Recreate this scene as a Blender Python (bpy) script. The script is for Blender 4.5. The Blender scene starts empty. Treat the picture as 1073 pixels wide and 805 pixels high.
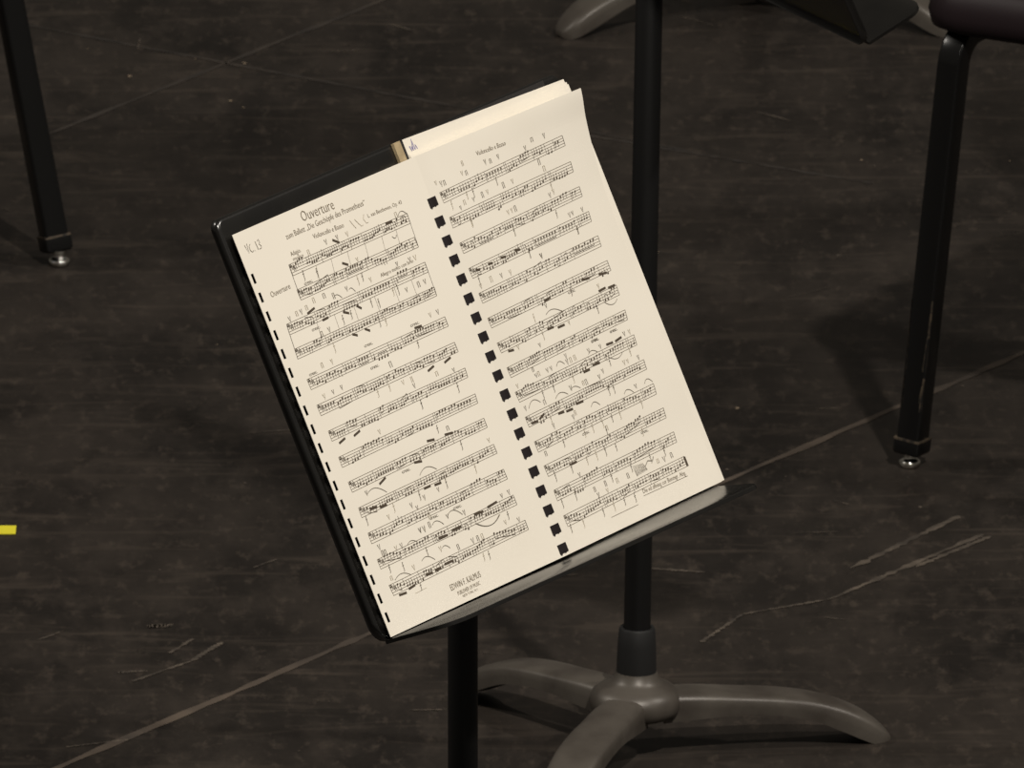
import bpy, bmesh, math, random, json
from math import sin, cos, radians, pi, sqrt
from mathutils import Vector, Matrix
random.seed(7)
SC = bpy.context.scene
COL = SC.collection

# ------------------------------------------------------------------ helpers
def link(o, parent=None):
    COL.objects.link(o)
    if parent is not None:
        o.parent = parent
    return o

def thing(name, label, cat, loc=(0, 0, 0), group=None):
    o = bpy.data.objects.new(name, None)
    o.empty_display_size = .05
    link(o)
    o.location = loc
    o['label'] = label
    o['category'] = cat
    if group:
        o['group'] = group
    return o

def mesh_obj(name, verts, faces, mats, parent=None, fmat=None, smooth=False):
    me = bpy.data.meshes.new(name)
    me.from_pydata([tuple(v) for v in verts], [], faces)
    for m in (mats if isinstance(mats, (list, tuple)) else [mats]):
        me.materials.append(m)
    if fmat:
        me.polygons.foreach_set('material_index', fmat)
    if smooth:
        me.polygons.foreach_set('use_smooth', [True] * len(me.polygons))
    me.update()
    return link(bpy.data.objects.new(name, me), parent)

class MB:
    """collects faces into one mesh"""
    def __init__(s):
        s.v, s.f, s.m = [], [], []
    def add(s, verts, faces, mat=0):
        o = len(s.v)
        s.v += [Vector(p) for p in verts]
        for f in faces:
            s.f.append([i + o for i in f])
            s.m.append(mat)
    def loft(s, rings, closed=True, caps=True, mat=0):
        n = len(rings[0])
        vs = [p for r in rings for p in r]
        fs = []
        for i in range(len(rings) - 1):
            for j in range(n if closed else n - 1):
                a, b = i * n + j, i * n + (j + 1) % n
                fs.append([a, b, b + n, a + n])
        if caps:
            fs.append(list(range(n))[::-1])
            fs.append([(len(rings) - 1) * n + j for j in range(n)])
        s.add(vs, fs, mat)
    def box(s, c, size, rot=None, mat=0):
        M = rot or Matrix.Identity(3)
        c = Vector(c)
        vs = [c + M @ Vector((sx * size[0] / 2, sy * size[1] / 2, sz * size[2] / 2))
              for sx in (-1, 1) for sy in (-1, 1) for sz in (-1, 1)]
        s.add(vs, [[0, 1, 3, 2], [4, 6, 7, 5], [0, 4, 5, 1], [2, 3, 7, 6], [0, 2, 6, 4], [1, 5, 7, 3]], mat)
    def lathe(s, prof, n=40, mat=0, caps=True):
        s.loft([[Vector((r * cos(2 * pi * j / n), r * sin(2 * pi * j / n), z)) for j in range(n)] for r, z in prof], mat=mat, caps=caps)
    def sweep(s, path, section, mat=0, up=None, scale=None):
        """section: list of (a,b) ; path: list of points; parallel transport"""
        path = [Vector(p) for p in path]
        rings = []
        t0 = (path[1] - path[0]).normalized()
        x = Vector(up) if up else Vector((1, 0, 0) if abs(t0.x) < .9 else (0, 1, 0))
        for i, p in enumerate(path):
            t = (path[min(i + 1, len(path) - 1)] - path[max(i - 1, 0)]).normalized()
            x = (x - t * x.dot(t)).normalized()
            y = t.cross(x)
            k = scale[i] if scale else 1
            rings.append([p + x * a * k + y * b * k for a, b in section])
        s.loft(rings, mat=mat)
    def build(s, name, mats, parent=None, smooth=True, bevel=0, angle=35):
        o = mesh_obj(name, s.v, s.f, mats, parent, s.m, False)
        bm = bmesh.new(); bm.from_mesh(o.data)
        bmesh.ops.recalc_face_normals(bm, faces=bm.faces)
        if smooth:
            for f in bm.faces: f.smooth = True
            for e in bm.edges:
                if len(e.link_faces) == 2 and e.calc_face_angle(0) > radians(angle):
                    e.smooth = False
        bm.to_mesh(o.data); bm.free()
        if bevel:
            md = o.modifiers.new('bevel', 'BEVEL'); md.width = bevel; md.segments = 3; md.limit_method = 'ANGLE'; md.angle_limit = radians(40)
        return o

def circ(r, n=24):
    return [(r * cos(2 * pi * i / n), r * sin(2 * pi * i / n)) for i in range(n)]
def rsq(w, r, n=4):
    """rounded square section, side w"""
    out = []
    h = w / 2 - r
    for k, (sx, sy) in enumerate(((1, 1), (-1, 1), (-1, -1), (1, -1))):
        for i in range(n + 1):
            a = pi / 2 * k + pi / 2 * i / n
            out.append((sx * h + r * cos(a), sy * h + r * sin(a)))
    return out

# ------------------------------------------------------------------ materials
def new_mat(name):
    m = bpy.data.materials.new(name); m.use_nodes = True
    nt = m.node_tree
    return m, nt, nt.nodes['Principled BSDF']

def simple(name, col, rough=.5, metal=0, spec=.5, noise=None, bump=None, coat=0):
    m, nt, b = new_mat(name)
    b.inputs['Base Color'].default_value = (*col, 1)
    b.inputs['Roughness'].default_value = rough
    b.inputs['Metallic'].default_value = metal
    b.inputs['Specular IOR Level'].default_value = spec
    b.inputs['Coat Weight'].default_value = coat
    tc = nt.nodes.new('ShaderNodeTexCoord')
    if noise:
        sc, col2, lo, hi = noise
        n = nt.nodes.new('ShaderNodeTexNoise'); n.inputs['Scale'].default_value = sc; n.inputs['Detail'].default_value = 6
        r = nt.nodes.new('ShaderNodeMapRange'); r.inputs[1].default_value = lo; r.inputs[2].default_value = hi
        x = nt.nodes.new('ShaderNodeMix'); x.data_type = 'RGBA'
        x.inputs[6].default_value = (*col, 1); x.inputs[7].default_value = (*col2, 1)
        nt.links.new(tc.outputs['Object'], n.inputs['Vector'])
        nt.links.new(n.outputs['Fac'], r.inputs[0]); nt.links.new(r.outputs[0], x.inputs[0])
        nt.links.new(x.outputs[2], b.inputs['Base Color'])
    if bump:
        n = nt.nodes.new('ShaderNodeTexNoise'); n.inputs['Scale'].default_value = bump[0]; n.inputs['Detail'].default_value = 3
        p = nt.nodes.new('ShaderNodeBump'); p.inputs['Strength'].default_value = bump[1]; p.inputs['Distance'].default_value = .001
        nt.links.new(tc.outputs['Object'], n.inputs['Vector'])
        nt.links.new(n.outputs['Fac'], p.inputs['Height']); nt.links.new(p.outputs[0], b.inputs['Normal'])
    return m

def floor_material():
    m, nt, b = new_mat('black_painted_stage_boards')
    N, Lk = nt.nodes, nt.links
    tc = N.new('ShaderNodeTexCoord')
    roll = N.new('ShaderNodeMapping'); roll.inputs['Scale'].default_value = (1, .42, 1)   # paint rolled on front to back
    Lk.new(tc.outputs['Object'], roll.inputs['Vector'])
    def noise(scale, detail, rough=.6, vec=None, dist=0):
        n = N.new('ShaderNodeTexNoise'); n.inputs['Scale'].default_value = scale; n.inputs['Detail'].default_value = detail
        n.inputs['Roughness'].default_value = rough; n.inputs['Distortion'].default_value = dist
        Lk.new(vec or roll.outputs[0], n.inputs['Vector']); return n.outputs['Fac']
    def ramp(f, lo, hi):
        r = N.new('ShaderNodeMapRange'); r.inputs[1].default_value = lo; r.inputs[2].default_value = hi
        Lk.new(f, r.inputs[0]); return r.outputs[0]
    def mix(f, a, c):
        x = N.new('ShaderNodeMix'); x.data_type = 'RGBA'
        Lk.new(f, x.inputs[0])
        for i, q in ((6, a), (7, c)):
            if isinstance(q, tuple): x.inputs[i].default_value = (*q, 1)
            else: Lk.new(q, x.inputs[i])
        return x.outputs[2]
    mp = N.new('ShaderNodeMapping'); mp.inputs['Rotation'].default_value = (0, 0, radians(-56)); mp.inputs['Scale'].default_value = (1.5, 9, 1)
    Lk.new(tc.outputs['Object'], mp.inputs['Vector'])
    c = mix(ramp(noise(2.2, 4), .36, .64), FLOOR_A, FLOOR_B)
    c = mix(ramp(noise(8, 6, .62), .42, .74), c, FLOOR_C)
    c = mix(ramp(noise(24, 6, .68), .48, .74), c, FLOOR_C)
    c = mix(ramp(noise(15, 6, .68), .56, .76), c, FLOOR_A)
    c = mix(ramp(noise(4, 7, .62, mp.outputs[0], .6), .54, .84), c, FLOOR_D)
    c = mix(ramp(noise(70, 4, .7), .54, .80), c, FLOOR_D)
    Lk.new(c, b.inputs['Base Color'])
    r = N.new('ShaderNodeMapRange'); r.inputs[3].default_value = .42; r.inputs[4].default_value = .66
    Lk.new(noise(7, 5), r.inputs[0]); Lk.new(r.outputs[0], b.inputs['Roughness'])
    b.inputs['Specular IOR Level'].default_value = .28
    p = N.new('ShaderNodeBump'); p.inputs['Strength'].default_value = .10; p.inputs['Distance'].default_value = .002
    Lk.new(noise(35, 6), p.inputs['Height']); Lk.new(p.outputs[0], b.inputs['Normal'])
    return m
FLOOR_A = (.0090, .0072, .0060); FLOOR_B = (.0225, .0182, .0150); FLOOR_C = (.0380, .0306, .0250); FLOOR_D = (.066, .052, .041)

M_FLOOR = floor_material()
M_SEAM = simple('worn_board_seam', (.040, .031, .024), .8, noise=(14, (.105, .080, .060), .36, .66))
M_FAINTSEAM = simple('faint_board_line', (.022, .018, .015), .8, noise=(18, (.050, .039, .030), .42, .70))
M_SCUFF = simple('pale_scuff', (.038, .030, .023), .8, noise=(40, (.115, .092, .070), .38, .70))
M_SPECK = simple('paint_speck', (.25, .19, .13), .8)
M_BLACK = simple('black_powder_coat', (.0075, .0073, .0072), .42, spec=.5, bump=(900, .25))
M_DESK = simple('black_desk_enamel', (.0045, .0042, .0038), .26, spec=.95, noise=(25, (.0075, .007, .006), .4, .7))
M_TUBE = simple('black_tube_paint', (.006, .006, .006), .40, spec=.4)
M_CAST = simple('grey_cast_metal', (.098, .086, .072), .42, metal=.15, spec=.5, noise=(22, (.055, .046, .038), .38, .66), bump=(120, .15))
M_LEG = simple('black_chair_enamel', (.006, .006, .006), .22, spec=.5)
M_CHIP = simple('chipped_enamel', (.10, .075, .05), .6, noise=(200, (.02, .017, .014), .45, .6))
M_CHROME = simple('chrome', (.85, .83, .76), .11, metal=1)
M_SEAT = simple('dark_plum_plastic', (.017, .0105, .0125), .5, spec=.3, bump=(400, .06))
M_PAPER = simple('cream_paper', (.85, .80, .70), .75, spec=.2, noise=(9, (.82, .768, .665), .35, .7))
M_INK = simple('printing_ink', (.085, .066, .048), .8, spec=.1)
M_TEXT = simple('lettering_ink', (.21, .17, .12), .8, spec=.1)
M_STAFF = simple('staff_line_ink', (.15, .12, .085), .8, spec=.1)
M_PENCIL = simple('pencil_graphite', (.20, .175, .14), .7, spec=.2)
M_FAINT = simple('faint_pencil', (.48, .43, .34), .7, spec=.2)
M_BLUE = simple('blue_pen', (.16, .15, .42), .7, spec=.2)
M_COMB = simple('black_binding_plastic', (.014, .010, .011), .38, spec=.5)
M_TAN = simple('tan_cloth_spine', (.46, .36, .21), .8, bump=(900, .5), noise=(120, (.34, .26, .15), .4, .65))
M_COVER = simple('black_card_cover', (.014, .012, .011), .6)
M_TAPE = simple('yellow_tape', (.84, .76, .04), .6)
M_RUBBER = simple('black_rubber', (.010, .010, .010), .6)

# ------------------------------------------------------------------ floor
SEAM_AZ = radians(56)
ex, ey = Vector((cos(SEAM_AZ), sin(SEAM_AZ), 0)), Vector((-sin(SEAM_AZ), cos(SEAM_AZ), 0))
fl = MB()
fl.add([(-12, -8, 0), (12, -8, 0), (12, 20, 0), (-12, 20, 0)], [[0, 1, 2, 3]], 0)
fl.add([(-12, -8, -.05), (12, -8, -.05), (12, 20, -.05), (-12, 20, -.05)], [[3, 2, 1, 0]], 0)
def floor_ribbon(pts, w, mat, z=.0004, jit=.0):
    pts = [Vector((p[0], p[1], z)) for p in pts]
    a, b = [], []
    for i, p in enumerate(pts):
        t = (pts[min(i + 1, len(pts) - 1)] - pts[max(i - 1, 0)]).normalized()
        nrm = Vector((-t.y, t.x, 0))
        k = w / 2 * (1 + random.uniform(-jit, jit))
        if i in (0, len(pts) - 1): k *= .3
        a.append(p + nrm * k); b.append(p - nrm * k)
    n = len(pts)
    fl.add(a + b, [[i, i + n, i + n + 1, i + 1] for i in range(n - 1)], mat)
def line(p, q, n=40, j=0.0):
    p, q = Vector(p), Vector(q)
    d = (q - p).normalized(); nn = Vector((-d.y, d.x))
    return [p.lerp(q, i / n) + nn * random.uniform(-j, j) for i in range(n + 1)]
S0 = Vector((-.365, 1.254)); S1 = Vector((.441, 2.458)); sd = (S1 - S0).normalized()
floor_ribbon(line(S0 - sd * 4, S1 + sd * 4, 400, .0006), .0075, 1, jit=.45)
T0 = Vector((-.395, 3.196)); T1 = Vector((-.257, 3.411)); td = (T1 - T0).normalized()
floor_ribbon(line(T0 - td * .05, T0 + td * 2.2, 80, .0006), .0060, 4, jit=.5)
P0 = Vector((-.451, 3.544)); pd = Vector((.813, -.582))
floor_ribbon(line(P0, P0 + pd * .75, 60, .001), .0045, 4, jit=.6)
floor_ribbon(line(Vector((.02, 3.19)), Vector((.32, 3.0)), 60, .001), .0045, 4, jit=.7)
# longer scuffs
for a, b, w in (((.281, 1.811), (.375, 1.964), .0040), ((.262, 1.722), (.394, 1.911), .0036), ((.335, 1.815), (.400, 1.905), .003),
                ((.19, 1.68), (.262, 1.722), .002), ((-.262, 1.548), (-.238, 1.600), .003), ((-.310, 1.490), (-.262, 1.548), .002),
                ((-.322, 1.515), (-.298, 1.520), .0028), ((-.30, 1.645), (-.28, 1.648), .0045), ((-.28, 1.57), (-.262, 1.61), .002),
                ((.095, 1.815), (.16, 1.800), .003), ((-.36, 1.31), (-.31, 1.33), .002), ((.155, 1.60), (.19, 1.68), .0025)):
    floor_ribbon(line(a, b, 30, .0007), w * 1.5, 2, z=.0005, jit=.6)
for k in range(46):
    x, y = random.uniform(-.55, .6), random.uniform(1.0, 4.0)
    l = random.uniform(.006, .05); az = random.choice((radians(56), radians(10), radians(140), random.uniform(0, pi))) + random.gauss(0, .2)
    cv = random.uniform(-6, 6)
    pts = [Vector((x + cos(az + cv * l * (i / 8 - .5)) * l * i / 8, y + sin(az + cv * l * (i / 8 - .5)) * l * i / 8)) for i in range(9)]
    floor_ribbon(pts, random.uniform(.0008, .0022), 2, z=.0005, jit=.8)
for k in range(60):
    x, y = random.uniform(-.55, .6), random.uniform(1.0, 4.2)
    r = random.uniform(.0006, .0016)
    fl.add([(x + r * cos(i * pi / 3) * 1.3, y + r * sin(i * pi / 3) * 2, .0006) for i in range(6)], [list(range(6))], 3 if k % 2 else 2)
fo = fl.build('floor', [M_FLOOR, M_SEAM, M_SCUFF, M_SPECK, M_FAINTSEAM], smooth=False)
bm = bmesh.new(); bm.from_mesh(fo.data)
for f in bm.faces:
    c = f.calc_center_median()
    if (c.z > -.01) != (f.normal.z > 0): f.normal_flip()
bm.to_mesh(fo.data); bm.free()
fo['kind'] = 'structure'

tp = MB(); tp.box((-.452, 1.921, .0009), (.075, .024, .0006))
tape = tp.build('tape_mark', M_TAPE, smooth=False)
tape['label'] = 'small strip of yellow tape stuck on the black stage floor at left edge'
tape['category'] = 'tape'

# ------------------------------------------------------------------ music stands
def frame_matrix(a, t, origin):
    a, t = radians(a), radians(t)
    u = Vector((cos(a), sin(a), 0)); v = Vector((-sin(a) * cos(t), cos(a) * cos(t), sin(t))); n = u.cross(v)
    M = Matrix(((u.x, v.x, n.x, origin[0]), (u.y, v.y, n.y, origin[1]), (u.z, v.z, n.z, origin[2]), (0, 0, 0, 1)))
    return M
DZ = -.0045           # desk surface in the score's own coordinates
DP0, DP1, DQ0, DQ1 = -.0065, .458, -.0022, .3195
LIP = .053

def leg_mesh(az):
    prof = [(.020, .0525, .028, .0175), (.05, .0522, .031, .0195), (.0825, .0495, .033, .0195), (.11, .0475, .032, .020), (.14, .0435, .0265, .020),
            (.165, .0365, .0165, .0195), (.185, .0275, .0070, .018), (.199, .0175, .0010, .015), (.206, .0105, 0, .011), (.2095, .006, .001, .006)]
    # resample smoothly
    P = []
    for i in range(len(prof) - 1):
        for k in range(4):
            f = k / 4
            p0 = prof[max(i - 1, 0)]; p1 = prof[i]; p2 = prof[i + 1]; p3 = prof[min(i + 2, len(prof) - 1)]
            P.append([.5 * ((2 * b) + (c - a) * f + (2 * a - 5 * b + 4 * c - d) * f * f + (-a + 3 * b - 3 * c + d) * f ** 3) for a, b, c, d in zip(p0, p1, p2, p3)])
    P.append(list(prof[-1]))
    rings = []
    ca, sa = cos(az), sin(az)
    for r, zt, zb, w in P:
        h = max(zt - zb, .002); wi = w - min(.004, w * .4); ti = zt - min(.006, h * .45)
        if r > .195: ti = zb + h * .1
        sec = [(-w, zb)]
        for k in range(0, 13):
            a = pi - pi * k / 12
            sec.append((w * (abs(cos(a)) ** .62) * (1 if cos(a) > 0 else -1), zb + h * .40 + (h * .60) * sin(a) ** .5))
        sec += [(w, zb), (wi, zb), (wi, zb + (ti - zb) * .6), (wi * .6, ti), (-wi * .6, ti), (-wi, zb + (ti - zb) * .6), (-wi, zb)]
        rings.append([Vector((ca * r - sa * s, sa * r + ca * s, z)) for s, z in sec])
    mb = MB(); mb.loft(rings)
    return mb

def make_stand(label, hub, leg_az, M, lean, pole_r=.0108, group='black orchestra music stands'):
    """M: desk matrix (origin = bottom-left of the page area)."""
    root = thing('music_stand', label, 'music stand', (hub[0], hub[1], 0), group)
    root.rotation_euler = (0, lean, 0)
    R = root.matrix_basis.to_3x3().inverted()
    for k in range(3):
        leg_mesh(radians(leg_az + 120 * k)).build('leg', M_CAST, root, angle=50)
    h = MB(); h.lathe([(.0, .068), (.0165, .068), (.0185, .062), (.0225, .0585), (.030, .0555), (.0355, .051), (.0375, .045), (.0375, .040), (.035, .034), (.028, .031), (0, .031)], 48, caps=False)
    h.build('hub', M_CAST, root, angle=60)
    # pole reaches the desk bracket
    U, V, Nn = M.col[0].to_3d(), M.col[1].to_3d(), M.col[2].to_3d()
    O = M.col[3].to_3d()
    loc = lambda p, q, z: R @ (O + U * p + V * q + Nn * z - Vector((hub[0], hub[1], 0)))
    piv = loc(.2245, .10, -.0395)
    ztop = piv.z
    c = MB(); c.lathe([(0, .0635), (.0158, .0635), (.0162, .067), (.0155, .090), (.0146, .1035), (.0138, .1050), (.0114, .1050), (.0114, .070), (0, .070)], 40, caps=False)
    c.build('collar', M_RUBBER, root, angle=40)
    p = MB(); p.lathe([(pole_r, .07), (pole_r, ztop - .004), (pole_r * .8, ztop), ], 36)
    p.build('pole', M_TUBE, root)
    # desk and its parts live in the desk frame
    desk = bpy.data.objects.new('desk', None)
    d = MB()
    rr = .0085
    def rrect(p0, p1, q0, q1, r, z, n=6):
        out = []
        r2_ = r * 1.9
        for k, (cx, cy, rad) in enumerate(((p1 - r, q1 - r, r), (p0 + r, q1 - r, r), (p0 + r2_, q0 + r2_, r2_), (p1 - r2_, q0 + r2_, r2_))):
            for i in range(n + 1):
                a = pi / 2 * k + pi / 2 * i / n
                out.append(Vector((cx + rad * cos(a), cy + rad * sin(a), z)))
        return out
    # plate, side flanges folded back
    g = MB()
    rings = [rrect(DP0, DP1, DQ0, DQ1, rr, z0) for z0 in ()]
    def ins(e, z): return rrect(DP0 + e, DP1 - e, DQ0 + e, DQ1 - e, max(rr - e, .003), z)
    prof = [(.010, DZ), (.0035, DZ), (.0020, DZ - .0002), (.0008, DZ - .0009), (.0001, DZ - .0022), (0, DZ - .004), (.0004, DZ - .0068), (.0012, DZ - .0074), (.0020, DZ - .0066), (.0020, DZ - .0030), (.010, DZ - .0022)]
    rings = [ins(e, z) for e, z in prof]
    g.loft(rings, caps=True)
    dk = g.build('desk', M_DESK, root, angle=50)
    dk.matrix_local = Matrix.LocRotScale(None, None, None)
    dk.matrix_parent_inverse = Matrix.Identity(4)
    ML = root.matrix_basis.inverted() @ M
    dk.matrix_local = ML
    # lip: shelf with rounded front corners, edge turned down
    l = MB()
    l0, l1 = DP0 + .006, DP1 - .026
    out = [(l0, DZ - .001)]
    r2 = .020
    for i in range(9):
        a = pi - pi / 2 * i / 8
        out.append((l0 + .004 + r2 + r2 * cos(a), LIP - r2 + r2 * sin(a)))
    for i in range(9):
        a = pi / 2 - pi / 2 * i / 8
        out.append((l1 - .002 - r2 + r2 * cos(a), LIP - r2 + r2 * sin(a)))
    out.append((l1 + .016, DZ - .001))
    yt, yb = DQ0 + .0018, DQ0 - .0004
    cx, cz = (l0 + l1) / 2, .02
    def shr(k, y): return [Vector((x + (-k if x > cx else k), y - max(z, 0) / .05 * (.0036 + .0042 * x / .45), z - (k if z > .03 else 0))) for x, z in out]
    l.loft([shr(.0006, yt), shr(0, yt - .0005), shr(0, yb - .0010), shr(.0012, yb - .0012), shr(.0016, yb)], caps=True)
    l.build('lip', M_DESK, dk, angle=45)
    # back bracket with tilt clutch
    b = MB()
    b.box((.2245, .115, DZ - .010), (.060, .11, .012))
    b.box((.2245 - .016, .10, DZ - .028), (.004, .050, .030)); b.box((.2245 + .016, .10, DZ - .028), (.004, .050, .030))
    b.build('bracket', M_BLACK, dk, bevel=.0015)
    b = MB()
    Rx = Matrix.Rotation(pi / 2, 3, 'Y')
    b.loft([[Vector((.2245 + x, .10, -.0395)) + Rx @ Vector((r * cos(a * pi / 12), r * sin(a * pi / 12), 0)) for a in range(24)] for x, r in ((-.024, .008), (-.022, .0105), (-.019, .0112), (.019, .0112), (.022, .0105), (.024, .008))])
    b.build('tilt_clutch', M_BLACK, dk)
    return root, M

M_FRONT = frame_matrix(58.5377, 64.552, (-0.08541, -0.58537, 0.66898))
oF = M_FRONT.to_3x3() @ Vector((.2245, .10, -.0395)) + M_FRONT.translation
front, _ = make_stand('black music stand in front holding the open score, seen from its reading side', (oF.x, oF.y), 40, M_FRONT, 0)
M_MID = frame_matrix(118, 65, (.285, 1.137, .640))
oM = M_MID.to_3x3() @ Vector((.2245, .10, -.0395)) + M_MID.translation
LEAN = .0165
mid, _ = make_stand('black music stand just behind the score, its grey three-legged base showing beside the front pole', (oM.x - LEAN * oM.z, oM.y), 11, M_MID, LEAN)
M_BACK = frame_matrix(75, 66, (.02, 3.44, .98))
oB = M_BACK.to_3x3() @ Vector((.2245, .10, -.0395)) + M_BACK.translation
BH = Vector((.222, 3.605))
M_BACK.translation += Vector((BH.x - oB.x, BH.y - oB.y, 0))
back, _ = make_stand('music stand farthest back, only two grey feet showing at top of photo', (BH.x, BH.y), -29, M_BACK, 0)

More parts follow.
